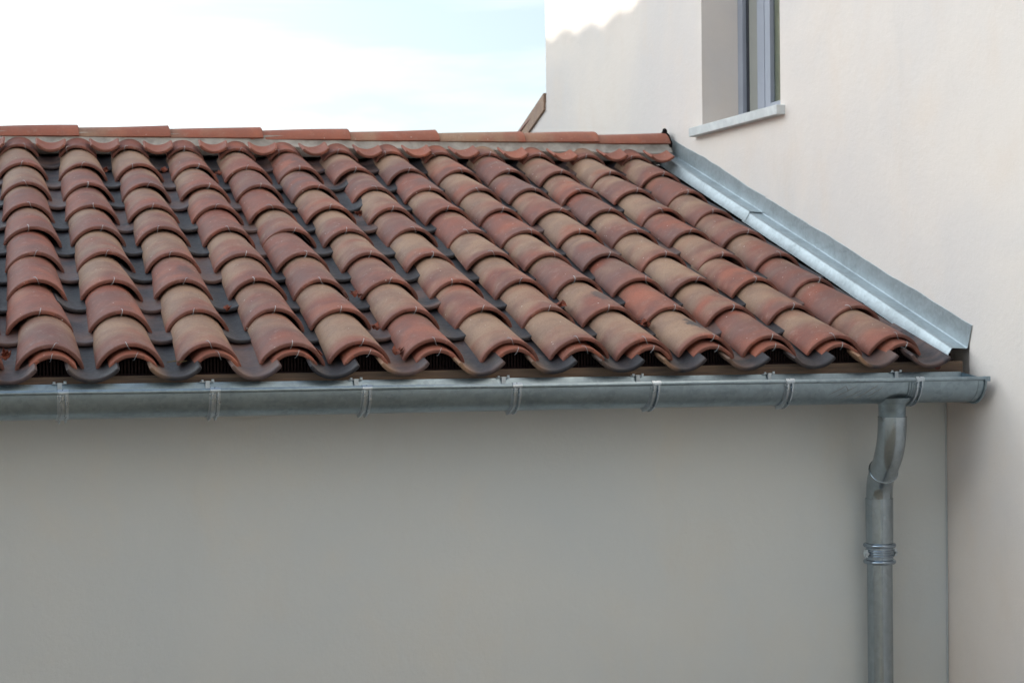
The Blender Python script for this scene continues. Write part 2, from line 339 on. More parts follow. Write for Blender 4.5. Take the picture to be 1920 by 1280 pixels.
# window
win = MB(); fx = X1+0.205
yA = 7.972-0.0  # measured on the frame plane
def fy(u):     # positions across the frame plane (image column -> y on plane x=fx), kept as plain numbers below
    return u
for (a, c, x0, x1_) in ((7.965, 8.020, fx-0.018, fx+0.05), (wy0, 7.20, fx-0.018, fx+0.05)): win.box(x0, x1_, a, c, wz0-0.02, wz1)
win.box(fx-0.016, fx+0.05, 7.20, 7.965, wz0-0.02, wz0+0.016); win.box(fx-0.016, fx+0.05, 7.20, 7.965, wz1-0.05, wz1)
wf = win.build('window', M['alu'], smooth=0, bevel=0.002); rel(wf, tall)
def wpart(name, mat, *bx, bevel=0.0015):
    q = MB()
    for x in bx: q.box(*x)
    return q.build(name, mat, wf, smooth=0, bevel=bevel)
wpart('gasket', M['rubber'], (fx+0.002, fx+0.01, 7.940, 7.965, wz0+0.016, wz1-0.05), (fx-0.012, fx-0.004, 7.722, 7.728, wz0+0.016, wz1-0.05), bevel=0)
wpart('shutter_panel', simple('grey_panel', (0.27, 0.27, 0.245), (0.24, 0.24, 0.22), 2, 0.5), (fx+0.006, fx+0.02, 7.83, 7.94, wz0+0.016, wz1-0.05), bevel=0)
wpart('sash', M['alu'], (fx-0.004, fx+0.03, 7.795, 7.83, wz0+0.016, wz1-0.05), (fx-0.016, fx+0.03, 7.728, 7.795, wz0+0.016, wz1-0.05))
wpart('sash', M['alu'], (fx-0.016, fx+0.03, 7.665, 7.722, wz0+0.016, wz1-0.05), (fx-0.016, fx+0.03, 7.20, 7.665, wz0+0.016, wz0+0.075), (fx-0.016, fx+0.03, 7.20, 7.665, wz1-0.12, wz1-0.05), (fx-0.016, fx+0.03, 7.20, 7.26, wz0+0.075, wz1-0.12))
wpart('pane', M['glass'], (fx+0.004, fx+0.008, 7.26, 7.665, wz0+0.075, wz1-0.12), bevel=0)
wpart('blind', M['blind'], (fx+0.012, fx+0.014, 7.575, 7.67, wz0+0.07, wz1-0.12), (fx+0.2, fx+0.21, 7.1, 8.0, wz0-0.02, wz1), bevel=0)
wpart('sill', M['stone'], (X1-0.040, X1+0.20, 7.120, 8.095, H+0.886, H+0.928), bevel=0.003)
b = MB()
def vr(y): return [(X1-0.014, zr(y)-0.10), (X1+6, zr(y)-0.10), (X1+6, zr(y)), (X1-0.014, zr(y))]
b.v = [(p[0], y, p[1]) for y in (10.40, 13.6) for p in vr(y)]; b.f = [(0,1,2,3),(4,5,6,7),(0,1,5,4),(1,2,6,5),(2,3,7,6),(3,0,4,7)]
o = b.build('rear_roof', M['clay'], smooth=0); o.color = (-.4, .1, 0, .4); rel(o, tall)

# ------------------------------------------------------------------ roof tiles
def tilemesh(name, w0, h0, w1, h1, Lh, mat, t=0.0122, up=True, seed=0, tail_drop=0.0, ns=22, nl=9):
    """gutter-shaped tile. y=0 head end. local origin: outer crown of the head (covers) / outer bottom of the head (channels)"""
    m = MB(); rnd = random.Random(seed); sg = 1 if up else -1
    ph = [rnd.uniform(0, 6.28) for _ in range(4)]
    ysl = [0.0, 0.0012] + [0.012 + (Lh-0.012-0.003)*i/(nl-1) for i in range(nl)] + [Lh]
    rings = []
    for ri, y in enumerate(ysl):
        u = y/Lh; w = w0+(w1-w0)*u; h = h0+(h1-h0)*u
        Rr = (w*w/4+h*h)/(2*h); A = math.asin(min(1, (w/2)/Rr)); A = A if h <= Rr else math.pi-A
        ed = 0.0012 if ri in (0, len(ysl)-1) else 0
        ring = []
        for side in (0, 1):
            rr = Rr - ed if side == 0 else Rr - t + ed
            for k in range(ns+1):
                kk = k if side == 0 else ns-k
                a = -A + 2*A*kk/ns
                if side == 0 and kk in (0, ns): rr2 = rr-0.002
                elif side == 1 and kk in (0, ns): rr2 = rr+0.002
                else: rr2 = rr
                wob = 0.0013*math.sin(3*a+ph[0]+u*3)+0.0011*math.sin(5*u+ph[1]+a)
                x = (rr2+wob)*math.sin(a); z = (rr2+wob)*math.cos(a) - Rr
                ring.append((x + 0.0015*math.sin(u*4+ph[2]), y + 0.0016*math.sin(4*a+ph[3])*(1 if ri < 2 else 0), sg*z - tail_drop*u))
        rings.append(ring)
    n = len(rings[0]); vs = [p for r in rings for p in r]
    fs = [(i*n+k, i*n+(k+1) % n, (i+1)*n+(k+1) % n, (i+1)*n+k) for i in range(len(rings)-1) for k in range(n)]
    def endcap(base, flip):
        r = []
        for k in range(ns):
            f = (base+k, base+k+1, base+n-2-k, base+n-1-k); r.append(tuple(reversed(f)) if flip else f)
        return r
    fs += endcap(0, True) + endcap((len(rings)-1)*n, False)
    m.add(vs, fs); return m.mesh(name, mat, smooth=50)
CV = [tilemesh('cover_tile', 0.211+d, 0.077+e, 0.168, 0.063, 0.43, M['clay'], seed=s, tail_drop=0.0175) for s, d, e in ((1, 0, 0), (2, .004, -.002), (3, -.003, .002), (4, .002, .001))]
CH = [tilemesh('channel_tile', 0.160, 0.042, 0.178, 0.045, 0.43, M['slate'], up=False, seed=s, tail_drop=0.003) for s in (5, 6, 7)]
DB = [tilemesh('eave_tile', 0.150, 0.043, 0.136, 0.038, 0.17, M['clay'], seed=s) for s in (8, 9)]
TS = [tilemesh('short_cover_tile', 0.168, 0.052, 0.155, 0.048, 0.20, M['clay'], seed=s) for s in (10, 12)]
TC = [tilemesh('short_channel_tile', 0.130, 0.028, 0.132, 0.028, 0.115, M['clay'], up=False, seed=s) for s in (13, 14)]
RG = [tilemesh('ridge_tile', 0.190, 0.056, 0.168, 0.046, 0.47, M['clay'], t=0.014, tail_drop=0.011, seed=s) for s in (15, 16, 17)]
def wiremesh(seed):
    rnd = random.Random(seed); m = MB(); tl = rnd.choice((-1, 1))*rnd.uniform(0.25, 0.8)
    pts = []
    for i, (y, z) in enumerate(((0.019, 0.000), (0.014, 0.0028), (0.002, 0.0042), (-0.0035, -0.001), (-0.0045, -0.009), (-0.002, -0.017), (0.003, -0.021))):
        pts.append((tl*.030*(i/6-.5)+rnd.uniform(-.0004, .0004), y, z))
    m.tube(pts, 0.0010, 6); return m.mesh('wire_tie', M['wire'])
WM = [wiremesh(s) for s in range(7)]
ORD = ['bottom', 'second', 'third', 'fourth', 'fifth', 'sixth', 'seventh', 'eighth', 'ninth', 'tenth', 'eleventh', 'twelfth', 'thirteenth', 'fourteenth']
ORDC = ['first'] + ORD[1:]
# how sandy each cover tile looks, per column (left to right), bottom row first
SAND = {
 -1:[.3,.4,.3,.5,.3,.4,.3,.4],
 0:[.40,.12,.18,.15,.38,.30,.75,.62], 1:[.68,.12,.62,.65,.45,.32,.12,.80], 2:[.66,.75,.22,.68,.42,.42,.32,.78],
 3:[.36,.45,.55,.45,.08,.40,.50,.40], 4:[.85,.42,.40,.12,.52,.18,.35,.45], 5:[.18,.66,.25,.66,.50,.62,.22,.12],
 6:[.78,.32,.55,.72,.34,.72,.28,.45], 7:[.66,.55,.50,.60,.10,.42,.22,.38], 8:[.74,.50,.28,.58,.10,.62,.70,.52],
 9:[.85,.22,.20,.32,.85,.42,.20,.28], 10:[.12,.62,.80,.74,.50,.24,.50,.55], 11:[.52,.64,.40,.56,.15,.68,.42,.90], 12:[.50,.22,.24,.50,.42,.56,.30,.52]}
GREY = {(0,0):.9,(0,4):.6,(0,5):.8,(1,4):.8,(2,6):.8,(3,0):.6,(5,6):.9,(6,6):.8,(7,6):.9,(9,6):.9,(9,3):.9,(9,2):.8,(9,7):.8,(8,2):.8,(12,2):.8,(10,5):.7,(5,4):.8,(4,2):.8,(7,7):.8,(6,4):.5}
STAIN = {(9,0):1.0,(8,1):.75,(2,2):.5,(5,7):.6,(10,1):.25}
DXE = [2.5,1.9,-3.4,-12.5,-.1,-4,-11.3,-12.7,-1.2,3.4,10.1,4.1,6.4]; DXT = [-2.4,-6.3,-2.1,-2.7,1.0,6.9,2.1,2.7,3.7,6.2,5.1,-.5,-2.5]
def cx(c, k):
    if 0 <= c <= 12: return X0 + P*c + (-DXE[c]/602)*(1-k/8) + (-DXT[c]/416)*(k/8)
    return X0 + P*c
C0J = {1:-.018,2:-.004,3:.0,4:.004,5:.006,6:.006}
def tone(v): return 'sandy buff' if v > .6 else ('mottled red and buff' if v > .33 else 'brick red')
def slopeobj(name, me, x, s, n, tilt, yawz=0, rl=0):
    o = bpy.data.objects.new(name, me); col.objects.link(o)
    o.location = roofpt(x, s, n)
    o.rotation_euler = (Matrix.Rotation(TH+tilt, 3, 'X') @ Matrix.Rotation(yawz, 3, 'Z') @ Matrix.Rotation(rl, 3, 'Y')).to_euler()
    return o
def wire(parent, x, y=0.0, z=0.0, rz=0):
    w = bpy.data.objects.new('wire_tie', random.choice(WM)); col.objects.link(w); w.parent = parent
    w.location = (x, y, z - 0.0 - x*x/0.2); w.rotation_euler = (random.uniform(-.1, .1), x*9.0, rz); return w
for c in range(-1, 13):
    cname = ORDC[12-c] + ' column from the flashing'
    for k in range(8):
        j = C0J.get(k, 0) if c == 0 else random.gauss(0, .0025)
        yw = random.gauss(0, .015) + (cx(c, 8)-cx(c, 0)-0)*0.0
        o = slopeobj('cover_tile', CV[(c*3+k*5+k//3) % 4], cx(c, k)+j, k*EX+random.gauss(0, .004) + (.006 if (c+k) % 5 == 0 else 0), random.gauss(0, .001), -R(1.15)+random.gauss(0, .003), yw, random.gauss(.008, .030))
        sv = SAND[c][k]; o.color = (sv, GREY.get((c, k), .25+.3*random.random()), STAIN.get((c, k), 0), 1)
        st = ', dark splotch' if STAIN.get((c, k), 0) > .45 else ''
        tag(o, f'{tone(sv)} clay tile, {ORD[k]} {"row" if k == 0 else "row up"}, {cname}{st}', 'roof tile', 'arched clay cover tiles on the roof slope')
        wire(o, random.gauss(-.004, .010), 0, 0, random.gauss(0, .25))
    o = slopeobj('eave_tile', DB[c % 2], cx(c, 0)+.004+random.gauss(0, .004), -0.034, -0.0215, -R(2.6), random.gauss(0, .03))
    o.color = (-.5, .1, 0, .7)
    tag(o, f'short red clay tile tucked under the eave end of the {cname}', 'roof tile', 'short tiles doubled under the eave')
    wire(o, random.gauss(.004, .006), 0, 0, 0)
    o = slopeobj('short_cover_tile', TS[c % 2], cx(c, 8)+random.gauss(0, .002), 8*EX, 0.001, -R(1), random.gauss(0, .02))
    o.color = (random.choice((-.2, 0, .1, .3)) if c not in (11, 9) else .65, .3, 0, 1)
    tag(o, f'short arched clay tile under the ridge mortar atop the {cname}', 'roof tile', 'short cover tiles under the ridge')
    wire(o, random.gauss(-.02, .02), 0, 0, random.gauss(0, .4))
    o = slopeobj('short_channel_tile', TC[c % 2], (cx(c, 8)+cx(min(c+1, 12) if c < 12 else 12, 8))/2 + (P/2 if c == 12 else 0)+random.gauss(0, .003), 8*EX-.022, -0.026 + random.gauss(0, .002), R(2), random.gauss(0, .04), random.gauss(0, .04))
    o.color = (-.5, random.uniform(0, .5), 0, random.uniform(.3, .75))
    nm = f'between the {ORDC[12-c]} and {ORDC[11-c]} columns from the flashing' if c < 12 else 'beside the wall flashing'
    tag(o, f'short orange dished tile below ridge, {nm}'.replace('between the', 'between'), 'roof tile', 'short dished tiles under the ridge')
CHF = {-1:(.6,.2),0:(.25,.1),1:(.15,.6),2:(.75,.2),3:(.1,0),4:(.6,.8),5:(.5,1),6:(.4,.5),7:(.15,.2),8:(.35,.9),9:(.35,.4),10:(.2,.1),11:(.6,1),12:(.55,0)}
for c in range(-1, 13):
    nm = f'between the {ORDC[12-c]} and {ORDC[11-c]} columns from flashing' if c < 12 else 'beside the wall flashing'
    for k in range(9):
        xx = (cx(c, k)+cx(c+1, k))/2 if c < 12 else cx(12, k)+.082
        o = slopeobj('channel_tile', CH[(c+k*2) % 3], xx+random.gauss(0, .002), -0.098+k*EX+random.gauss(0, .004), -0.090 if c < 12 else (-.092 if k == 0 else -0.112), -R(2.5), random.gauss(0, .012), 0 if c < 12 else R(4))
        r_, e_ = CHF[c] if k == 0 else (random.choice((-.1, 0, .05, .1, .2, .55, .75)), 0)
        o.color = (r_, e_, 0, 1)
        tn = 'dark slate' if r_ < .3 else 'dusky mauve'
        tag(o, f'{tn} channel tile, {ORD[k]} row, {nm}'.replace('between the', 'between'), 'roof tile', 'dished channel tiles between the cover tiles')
ends = [.130, .553, .959, 1.381, 1.792, 2.221, 2.650, 3.027, 3.398]; zc = [.913, .916, .920, .924, .925, .928, .931, .938, .937]
pos = ['leftmost', 'second', 'third', 'fourth', 'fifth', 'sixth', 'seventh', 'rightmost']
sands = [.0, .45, .25, .1, .35, .8, .35, .15]
for i in range(8):
    o = bpy.data.objects.new('ridge_tile', RG[i % 3]); col.objects.link(o)
    o.location = (ends[i+1], 8.42, H+zc[i+1])
    # head faces +x: local +y (towards the tail) runs to -x and dips a little
    o.rotation_euler = (Matrix.Rotation(R(90)+random.gauss(0, .006), 3, 'Z') @ Matrix.Rotation(-R(0.9)-random.uniform(0, .004), 3, 'X')).to_euler()
    if i == 0: o.scale = (1, 1.0, 1)
    o.color = (sands[i]-.1, .1, 0, .5)
    lb = f'{"buff and red" if sands[i] > .4 else "red"} clay ridge tile, {pos[i]} of eight along the ridge' if i else 'red clay ridge tile, leftmost of those along the ridge'
    if i == 7: lb = 'red clay ridge tile meeting the tall cream wall, rightmost on the ridge'
    tag(o, lb, 'ridge tile', 'ridge tiles bedded in mortar')
o = bpy.data.objects.new('ridge_tile', RG[1]); col.objects.link(o); o.location = (.13, 8.42, H+.913); o.rotation_euler = (Matrix.Rotation(R(90), 3, 'Z') @ Matrix.Rotation(-R(1), 3, 'X')).to_euler(); o.color = (.2, .3, 0, 1)
tag(o, 'red clay ridge tile beyond the left edge of the picture', 'ridge tile', 'ridge tiles bedded in mortar')
b = MB(); b.v = []; 
for i in range(1):
    m_ = MB(); import itertools
    pts = []; n0 = 14
    m_.tube([(3.388, 8.395, H+.925), (3.398, 8.40, H+.945), (3.405, 8.405, H+.93)], [.010, .016, .010], 9)
    m_.tube([(3.402, 8.345, H+.84), (3.404, 8.35, H+.88), (3.402, 8.38, H+.92), (3.402, 8.42, H+.94), (3.402, 8.47, H+.92)], [.012, .014, .013, .012, .012], 9)
    rel(m_.build('mortar_dab', M['felt'], smooth=60), low)
# verge tiles of the lean-to behind
for i in range(5):
    y = 10.98 + i*0.33 - 0.33
    o = bpy.data.objects.new('verge_tile', CV[i % 4]); col.objects.link(o)
    o.location = (X1+0.075, y+.33, zr(y+.33)+.055); o.rotation_euler = (Matrix.Rotation(R(180), 3, 'Z') @ Matrix.Rotation(TH-R(1), 3, 'X')).to_euler(); o.color = (.1, .2, 0, 1)
    tag(o, ['red verge tile at the top of the rear lean-to beside the cream wall', 'second verge tile down the rear lean-to behind the ridge'][min(i, 1)] if i < 2 else 'verge tile low on the rear lean-to hidden by the ridge', 'roof tile', 'verge tiles of the rear lean-to')

# ------------------------------------------------------------------ bird comb at the eave
b = MB(); x = -0.4
b.box(-0.4, 3.37, 5.652, 5.668, H-0.150, H-0.143)
while x < 3.36:
    c_ = round((x-X0)/P); xc_ = cx(c_, 0); u = abs(x-xc_)
    if c_ >= 12 and x > xc_: w_ = abs(x-(cx(12, 0)+.088)); bt = -0.090
    else:
        w_ = abs(x-(cx(c_, 0)+cx(c_+(1 if x > xc_ else -1), 0))/2) if -1 < c_ < 12 else abs(P/2-u); bt = -0.090
    if w_ < .082: top = bt - .006 + (.102-math.sqrt(.102**2-w_*w_))
    else: top = -0.042 if u < .03 else -0.050
    zt_ = H - .0515 + top*cT - .006
    if zt_ > H-.140: b.box(x, x+0.0058, 5.656+random.uniform(0, .003), 5.664, H-0.143, zt_)
    x += 0.0105
cb_ = b.build('bird_comb', M['comb'], smooth=0);
tag(cb_, 'black plastic bird comb on the fascia under the eave tiles', 'bird guard')

# ------------------------------------------------------------------ flashing (two lapped lengths)
def flash(name, s0, s1, lift, label, mid=False):
    root = tag(empty(name, roofpt(X1, s0, 0)), label, 'flashing', 'zinc flashing lengths along the wall')
    n = 40
    def prof(s, w):
        wv = noise.noise(Vector((s*2.3, 3, 1)))*0.011 + noise.noise(Vector((s*9, 1, 1)))*0.004
        fl = -0.040 - 0.012*max(0, 1-s/1.2)
        return [(X1-0.003, 0.034+wv), (X1-0.005, fl+0.004), (X1-0.009, fl), (X1-0.064, fl+0.003), (X1-0.069, fl+0.001), (X1-0.087+noise.noise(Vector((s*5, 8, 0)))*.002, fl-0.042)]
    def face(name, ids, th=0.0012):
        m = MB(); N = len(ids)
        for side in (0, 1):
            for i in range(n+1):
                s = s0+(s1-s0)*i/n
                pr = prof(s, 0)
                for q in ids: m.v.append(tuple(roofpt(pr[q][0] - (th*0.7 if side else 0), s + (0.0 if i else (-0.0)), pr[q][1]+lift - (th if side else 0))))
        A = (n+1)*N
        for i in range(n):
            for k in range(N-1):
                m.f.append((i*N+k, (i+1)*N+k, (i+1)*N+k+1, i*N+k+1)); m.f.append((A+i*N+k, A+i*N+k+1, A+(i+1)*N+k+1, A+(i+1)*N+k))
            m.f.append((i*N, A+i*N, A+(i+1)*N, (i+1)*N)); m.f.append((i*N+N-1, (i+1)*N+N-1, A+(i+1)*N+N-1, A+i*N+N-1))
        for k in range(N-1):
            m.f.append((k, k+1, A+k+1, A+k)); m.f.append((n*N+k, A+n*N+k, A+n*N+k+1, n*N+k+1))
        o = m.build(name, M['zinc_flash'], smooth=20); rel(o, root); return o
    face('upstand', (0, 1, 2)); face('tray', (2, 3, 4)); face('cover_strip', (4, 5))
    return root
flash('wall_flashing', -0.012, 1.80, 0.0, 'lower length of zinc flashing running down the wall to the gutter')
flash('wall_flashing', 1.77, 2.93, 0.0055, 'upper length of zinc flashing on the wall, reaching the ridge')

# ------------------------------------------------------------------ gutter
FALL = 0.0050
def gz(x): return H - 0.1905 - FALL*(x-0.13)
GR = 0.0795; GYC = 5.556
gx0, gx1 = -0.9, 3.395
root = tag(empty('gutter', (1.5, GYC, gz(1.5))), 'half round galvanised gutter hung along the eave', 'gutter')
n = 22
def gprof(x):
    zc_ = gz(x); o_ = []; i_ = []
    for k in range(n+1):
        a = math.pi*k/n     # from front (y-) to back
        o_.append((GYC - GR*math.cos(a), zc_ - GR*math.sin(a)*1.03)); i_.append((GYC - (GR-.0014)*math.cos(a), zc_ - (GR-.0014)*math.sin(a)*1.03))
    o_.append((GYC+GR+.0075, zc_+0.021)); i_.append((GYC+GR-.0014+.0075, zc_+0.021))
    return o_ + i_[::-1]
xs = [gx0 + (gx1-gx0)*i/60 for i in range(61)]
b = MB(); b.sheet(gprof, xs); tr = b.build('trough', M['zinc'], smooth=40); rel(tr, root)
b = MB(); b.tube([(x, GYC-GR-0.004, gz(x)+0.001+0.0005*math.sin(x*6)) for x in xs], 0.0072, 12); rel(b.build('front_bead', M['zinc']), root)
# seam line where the outlet section laps
b = MB()
for xx, wd in ((3.098, .010), ):
    pts = [(xx+0.010*0, GYC-(GR+.001)*math.cos(a), gz(xx)-(GR+.001)*1.03*math.sin(a)) for a in [math.pi*k/16 for k in range(0, 17)]]
    b.tube(pts, 0.0022, 6); pts2 = [(p[0]+wd, p[1], p[2]) for p in pts]; b.tube(pts2, 0.0018, 6)
rel(b.build('lap_seam', M['zinc']), root)
# end cap
b = MB(); vs = []
cp = [(GYC-GR*1.0*math.cos(math.pi*k/18), gz(gx1)-GR*1.03*math.sin(math.pi*k/18)) for k in range(19)] + [(GYC+GR, gz(gx1)+.019)]
b.add([(gx1-.002, y, z) for y, z in cp]+[(gx1+.001, y, z) for y, z in cp], [tuple(range(20)), tuple(reversed(range(20, 40)))]+[(k, 20+k, 20+(k+1) % 20, (k+1) % 20) for k in range(20)])
b.tube([(gx1-.004, GYC-(GR+.003)*math.cos(math.pi*k/18), gz(gx1)-(GR+.003)*1.03*math.sin(math.pi*k/18)) for k in range(19)], 0.0048, 8)
b.tube([(gx1-.03, GYC-(GR+.0005)*math.cos(math.pi*k/18), gz(gx1)-(GR+.0005)*1.03*math.sin(math.pi*k/18)) for k in range(19)], 0.0016, 6)
b.box(gx1-.012, gx1+.008, GYC-GR-.013, GYC-GR+.006, gz(gx1)-.008, gz(gx1)+.009)
rel(b.build('end_cap', M['zinc'], bevel=0.001), root)
# brackets (part) with clip over the back edge (sub-part)
def bracket():
    m = MB(); N = 20; W_ = 0.034
    prof = [(-.5, .0016), (-.36, .0012), (-.31, .0105), (-.19, .0110), (-.12, .0010), (.12, .0010), (.19, .0110), (.31, .0105), (.36, .0012), (.5, .0016)]
    prof = prof + [(p[0], -.0002) for p in prof[::-1]]
    NP = len(prof)
    for i in range(N+1):
        a = -0.06 + (1.66+.06)*i/N; wd = W_*(1.0 if a < .9 else 1.0+.22*(a-.9))
        for u, r_ in prof:
            q = GR + .0005 + r_ + (.0018 if i == N else 0)
            m.v.append((u*wd, -q*math.cos(a), -q*1.03*math.sin(a)))
    for i in range(N):
        for k in range(NP): m.f.append((i*NP+k, i*NP+(k+1) % NP, (i+1)*NP+(k+1) % NP, (i+1)*NP+k))
    m.f += [tuple(range(NP)), tuple(N*NP+k for k in range(NP))]
    # hook over the bead
    m.tube([(0, -GR-.004, 0.0)], .001) if False else None
    pts = []
    for i in range(9):
        a = -2.3 + 2.9*i/8
        pts.append((-GR-.004 - .0098*math.cos(a), .001 - .0098*math.sin(a)))
    b0 = len(m.v)
    for y, z in pts:
        for sx in (-.5, .5): m.v.append((sx*W_*.92, y, z))
    for i in range(8): m.f.append((b0+2*i, b0+2*i+1, b0+2*i+3, b0+2*i+2))
    return m.mesh('bracket', M['bracket'], smooth=30)
BM = bracket()
def clipm():
    m = MB(); m.box(-.0065, .0065, GR-.0055, GR-.0030, -.006, .0225); m.box(-.0065, .0065, GR-.0055, GR+.008, .0225, .0250)
    m.box(-.022, .022, GR+.0005, GR+.009, .0215, .0240)
    m.tube([(-.016, GR-.004, .024), (-.016, GR-.004, .029)], .004, 8); m.tube([(.016, GR-.004, .024), (.016, GR-.004, .030)], .0045, 8)
    return m.mesh('clip', M['zinc_bright'], smooth=30)
CM = clipm()
for i, x in enumerate((-.16, .309, .753, 1.220, 1.706, 2.174, 2.651, 3.134)):
    o = bpy.data.objects.new('bracket', BM); col.objects.link(o); o.parent = root
    o.location = (x-1.5, 0, gz(x)-gz(1.5)); o.rotation_euler = (0, random.gauss(0, .012), random.gauss(0, .012))
    c_ = bpy.data.objects.new('clip', CM); col.objects.link(c_); c_.parent = o; c_.location = (0.000, 0, 0)
# dark scuffs on the trough front
b = MB(); scu = [((2.86,.20),(2.80,.60)), ((2.90,.22),(2.82,.75)), ((2.925,.35),(2.85,.9)), ((2.98,.18),(2.93,.6)), ((3.0,.25),(2.945,.75)), ((2.965,.3),(2.90,.85)), ((2.87,.45),(2.86,.2))]
for (xa, aa), (xb, ab) in scu:
    pts = []
    for i in range(7):
        t = i/6; x = xa+(xb-xa)*t+random.uniform(-.002, .002); a = aa+(ab-aa)*t
        pts.append((x, GYC-(GR+.0002)*math.cos(a), gz(x)-(GR+.0002)*1.03*math.sin(a)))
    b.tube(pts, [.0004, .0011, .0014, .0012, .0015, .001, .0004], 5)
rel(b.build('scuff_marks', simple('dark_scuff', (.13, .135, .135), (.19, .195, .19), 60, .6)), root)

# ------------------------------------------------------------------ downpipe
dp = tag(empty('downpipe', (3.12, 5.735, 0)), 'galvanised downpipe with a swan neck bend in the corner', 'downpipe')
def bez(p0, p1, p2, p3, n):
    p0, p1, p2, p3 = map(Vector, (p0, p1, p2, p3))
    return [(1-t)**3*p0+3*(1-t)**2*t*p1+3*(1-t)*t*t*p2+t**3*p3 for t in [i/n for i in range(n+1)]]
PR = 0.0465
zb = gz(3.075)-GR*1.03
A_ = (3.075, 5.556, zb+.012)
b = MB(); b.tube([(3.075, 5.556, zb+.020), (3.075, 5.556, zb+.006), (3.075, 5.556, zb-.004), (3.075, 5.556, zb-.055)], [.072, .062, PR+.0005, PR-.001], 32, cap=False)
rel(b.build('outlet_collar', M['zinc'], smooth=60), dp)
c0 = bez((3.075, 5.556, zb-.045), (3.076, 5.556, zb-.13), (3.084, 5.592, zb-.185), (3.101, 5.668, zb-.240), 16)
b = MB(); b.tube(c0, [PR+.0025]*12+[PR+.002, PR+.001, PR+.001, PR+.0015, PR+.003], 32, cap=False); rel(b.build('upper_elbow', M['zinc_pipe'], smooth=50), dp)
b = MB(); d = (c0[-1]-c0[-2]).normalized()
def ringpts(c, nrm, r, n=28):
    a = nrm.orthogonal().normalized(); q = nrm.cross(a); return [c+(a*math.cos(2*math.pi*k/n)+q*math.sin(2*math.pi*k/n))*r for k in range(n+1)]
b.tube(ringpts(c0[-1], d, PR+.003), .0032, 8); b.tube(ringpts(c0[-1]-d*.009, d, PR+.001), .0016, 8); rel(b.build('joint_ring', M['zinc_pipe'], smooth=50), dp)
c1 = bez(c0[-1]-d*.004, c0[-1]+d*.045, (3.121, 5.735, H-.575), (3.122, 5.738, H-.645), 14)
b = MB(); b.tube(c1, PR, 32, cap=False); rel(b.build('lower_elbow', M['zinc_pipe'], smooth=50), dp)
# seam down the elbows
b = MB()
b.tube([p + Vector((.022, -PR-.0015+.004, 0)) for p in c0[2:-1]], .0011, 6)
b.tube([p + Vector((.022, -PR+.005, 0)) for p in c1[3:]], .0010, 6)
rel(b.build('seam', M['zinc_pipe']), dp)
b = MB(); b.tube([(3.122, 5.738, H-.630), (3.122, 5.738, H-.700), (3.122, 5.738, H-.792)], [PR+.0022, PR+.002, PR+.001], 36, cap=False); rel(b.build('sleeve', M['zinc_pipe'], smooth=50), dp)
b = MB(); b.tube([(3.122, 5.738, H-.79), (3.1225, 5.738, H-1.8), (3.1225, 5.738, 0.02)], PR-.002, 36, cap=False); rel(b.build('pipe', M['zinc_pipe'], smooth=50), dp)
b = MB(); c = Vector((3.122, 5.738, H-.825)); Zx = Vector((0, 0, 1))
for dz, r, t in ((.030, PR+.0035, .0078), (-.028, PR+.0035, .0078)): b.tube(ringpts(c+Zx*dz, Zx, r, 40), t, 10)
for dz, r, t in ((.011, PR+.0025, .0034), (.0025, PR+.0020, .0030), (-.0065, PR+.0025, .0034)): b.tube(ringpts(c+Zx*dz, Zx, r, 40), t, 8)
b.tube([c+Zx*.026, c-Zx*.026], PR+.0015, 36, cap=False)
cl = b.build('clamp_collar', M['bracket2'], smooth=50); rel(cl, dp)
for sx in (-1, 1):
    b = MB(); b.tube([(0, -.014, 0), (0, .012, 0)], .0065 if sx < 0 else .005, 10); b.tube([(0, -.017, 0), (0, -.014, 0)], .0045, 6); b.box(-.004, .004, -.008, .010, -.013, .013)
    o = b.build('clamp_screw', M['zinc_bright'], bevel=0.0006); o.parent = cl; o.location = (c.x+sx*(PR+.010), c.y-.006, c.z+.003)
b = MB(); b.tube([(3.122, 5.738, H-.825), (3.122, YW+.02, H-.825)], .006, 8); rel(b.build('wall_stay', M['zinc_pipe']), dp)

# ------------------------------------------------------------------ debris
def leafobj(name, x, s, n, size, mat, label, cat, pieces=4):
    m = MB(); rnd = random.Random(int(x*1000)+int(s*777))
    for _ in range(pieces):
        c = Vector((rnd.uniform(-1, 1), rnd.uniform(-1, 1), rnd.uniform(0, .6)))*size*.45; a = rnd.uniform(0, 6.28); q = Matrix.Rotation(a, 3, 'Z') @ Matrix.Rotation(rnd.uniform(-.9, .9), 3, 'X') @ Matrix.Rotation(rnd.uniform(-.6, .6), 3, 'Y')
        w = size*rnd.uniform(.25, .5); l = size*rnd.uniform(.5, .9); rows = []
        N = 6
        for i in range(N+1):
            t = i/N; ww = w*math.sin(math.pi*min(.98, max(.03, t)))**.7*(1+.35*(i % 2)); cu = .35*l*math.sin(t*3)*rnd.uniform(.5, 1)
            rows += [Vector((-ww, t*l-l/2, cu+ww*.5)), Vector((0, t*l-l/2, cu)), Vector((ww, t*l-l/2, cu+ww*.6))]
        b0 = len(m.v); m.v += [tuple(q @ p + c) for p in rows]
        for i in range(N):
            for k in (0, 1): m.f.append((b0+i*3+k, b0+i*3+k+1, b0+i*3+k+4, b0+i*3+k+3))
    me = m.mesh(name, mat, smooth=0)
    o = slopeobj(name, me, x, s, n, 0, rnd.uniform(0, 6)); sm = o.modifiers.new('thick', 'SOLIDIFY'); sm.thickness = .0008
    return tag(o, label, cat, 'dry leaves caught between tiles')
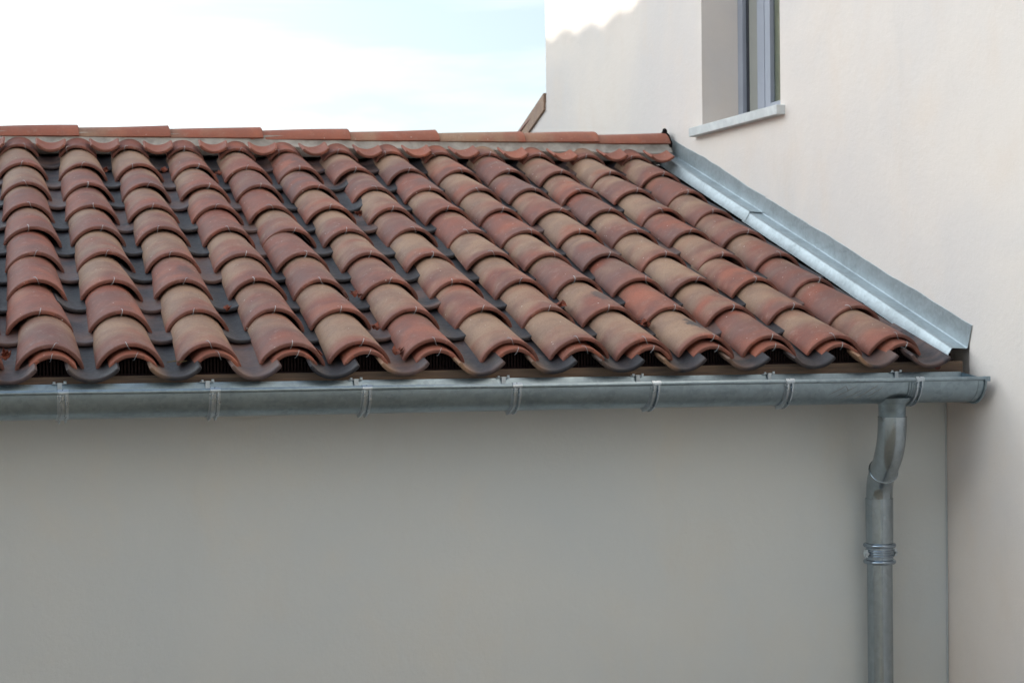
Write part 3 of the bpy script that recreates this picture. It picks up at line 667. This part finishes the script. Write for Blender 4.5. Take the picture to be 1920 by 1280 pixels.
LV = [(-.13+P*0+X0-.0, .055, 'brown dry leaf caught in the channel at the left edge of the roof'),
      (X0+P*2.52, .52, 'red brown dry leaf in the channel right of a dark smeared tile'),
      (X0+P*3.42, .02, 'curled red leaf between the tile columns near the eave'),
      (X0+P*4.45, .30, 'small red leaf wedged beside the channel edge, middle left'),
      (X0+P*4.52, .05, 'small red leaf beside a sandy eave tile'),
      (X0+P*4.48, .66, 'red leaf higher up the same channel'),
      (X0+P*7.42, .50, 'dark red leaf tucked beside a cover tile at mid roof'),
      (X0+P*2.5, 2.47, 'orange red leaf in the dark gap just below the ridge'),
      (X0+P*3.45, 2.42, 'bright red leaf in the dark gap below the ridge, right of another'),
      (X0+P*1.45, 2.45, 'brown leaf litter in the dark gap below the ridge at the left'),
      (X0+P*5.46, 1.75, 'brown leaf scrap in the channel in the middle of the roof'),
      (X0+P*8.46, .30, 'red leaf scrap in a channel below a smeared tile')]
for i, (x, s, lb) in enumerate(LV): leafobj('dry_leaf', x, s, -0.060, random.uniform(.024, .036), M['leaf'], lb, 'leaf', 5)
b = MB()
b.tube([(0, 0, 0), (.02, .004, .003), (.045, .0, .001), (.062, .01, .004)], .0014, 5); b.tube([(.02, .004, .003), (.03, .018, .006)], .001, 5)
o = b.build('dry_twig', M['moss'], loc=tuple(roofpt(X0+P*1.44, -.01, -.058))); tag(o, 'thin dry twig lying on a dark channel tile near the eave', 'twig')

# ------------------------------------------------------------------ left neighbour casting the shade; rear house and yard wall added as light blockers
def house(name, label, x0, x1, y0, y1, h, mat):
    r = tag(empty(name, ((x0+x1)/2, (y0+y1)/2, 0)), label, 'house')
    m = MB(); m.box(x0, x1, y0, y1, 0, h); rel(m.build('wall', mat, smooth=0), r); return r
D = 12.0; xe = X1-D; hz = H + 1.70 + D*math.tan(R(SUN_EL))/math.cos(R(SUN_FWD))
nb = house('neighbour_house', 'taller neighbouring house to the left, outside the picture, shading the roof', xe-9, xe-.35, 5.0, 26, hz-.04, M['plaster_low'])
m = MB(); N = 320; y0, y1 = 4.8, 26.2
for i in range(N+1):
    y = y0+(y1-y0)*i/N
    wv = 0.05*abs(math.sin((y)*math.pi/0.43))**.8 + 0.03*math.sin(y*3.1)
    m.v += [(xe, y, hz+wv-.03), (xe-5, y, hz+0.7+wv), (xe-5, y, hz+0.4), (xe, y, hz-.08)]
for i in range(N):
    for k in range(4): m.f.append((i*4+k, i*4+(k+1) % 4, (i+1)*4+(k+1) % 4, (i+1)*4+k))
rel(m.build('roof', M['clay'], smooth=0), nb)
bw = house('side_light_blocker', 'added unseen wall beyond the left edge, blocking low light from the left', -1.3, -1.08, -7, 5.55, H+0.25, M['plaster_low']); bw['category'] = 'wall'  # added out of view to darken the lower part of the tall wall
nc = house('rear_light_blocker', 'added unseen house behind the viewer, blocking skylight from the low wall', -9, 14, -16, -8.0, 10.5, simple('grey_blue_render', (.36, .39, .41), (.31, .34, .36), 1.0, .9))  # added behind the camera to keep skylight off the low wall
m = MB(); m.v = [(-9.4, -7.6, 10.45), (14.4, -7.6, 10.45), (14.4, -12, 12.2), (-9.4, -12, 12.2), (-9.4, -16.4, 10.45), (14.4, -16.4, 10.45)]; m.f = [(0, 1, 2, 3), (3, 2, 5, 4)]
rf = m.build('roof', M['clay'], smooth=0); sm = rf.modifiers.new('t', 'SOLIDIFY'); sm.thickness = .12; rel(rf, nc)
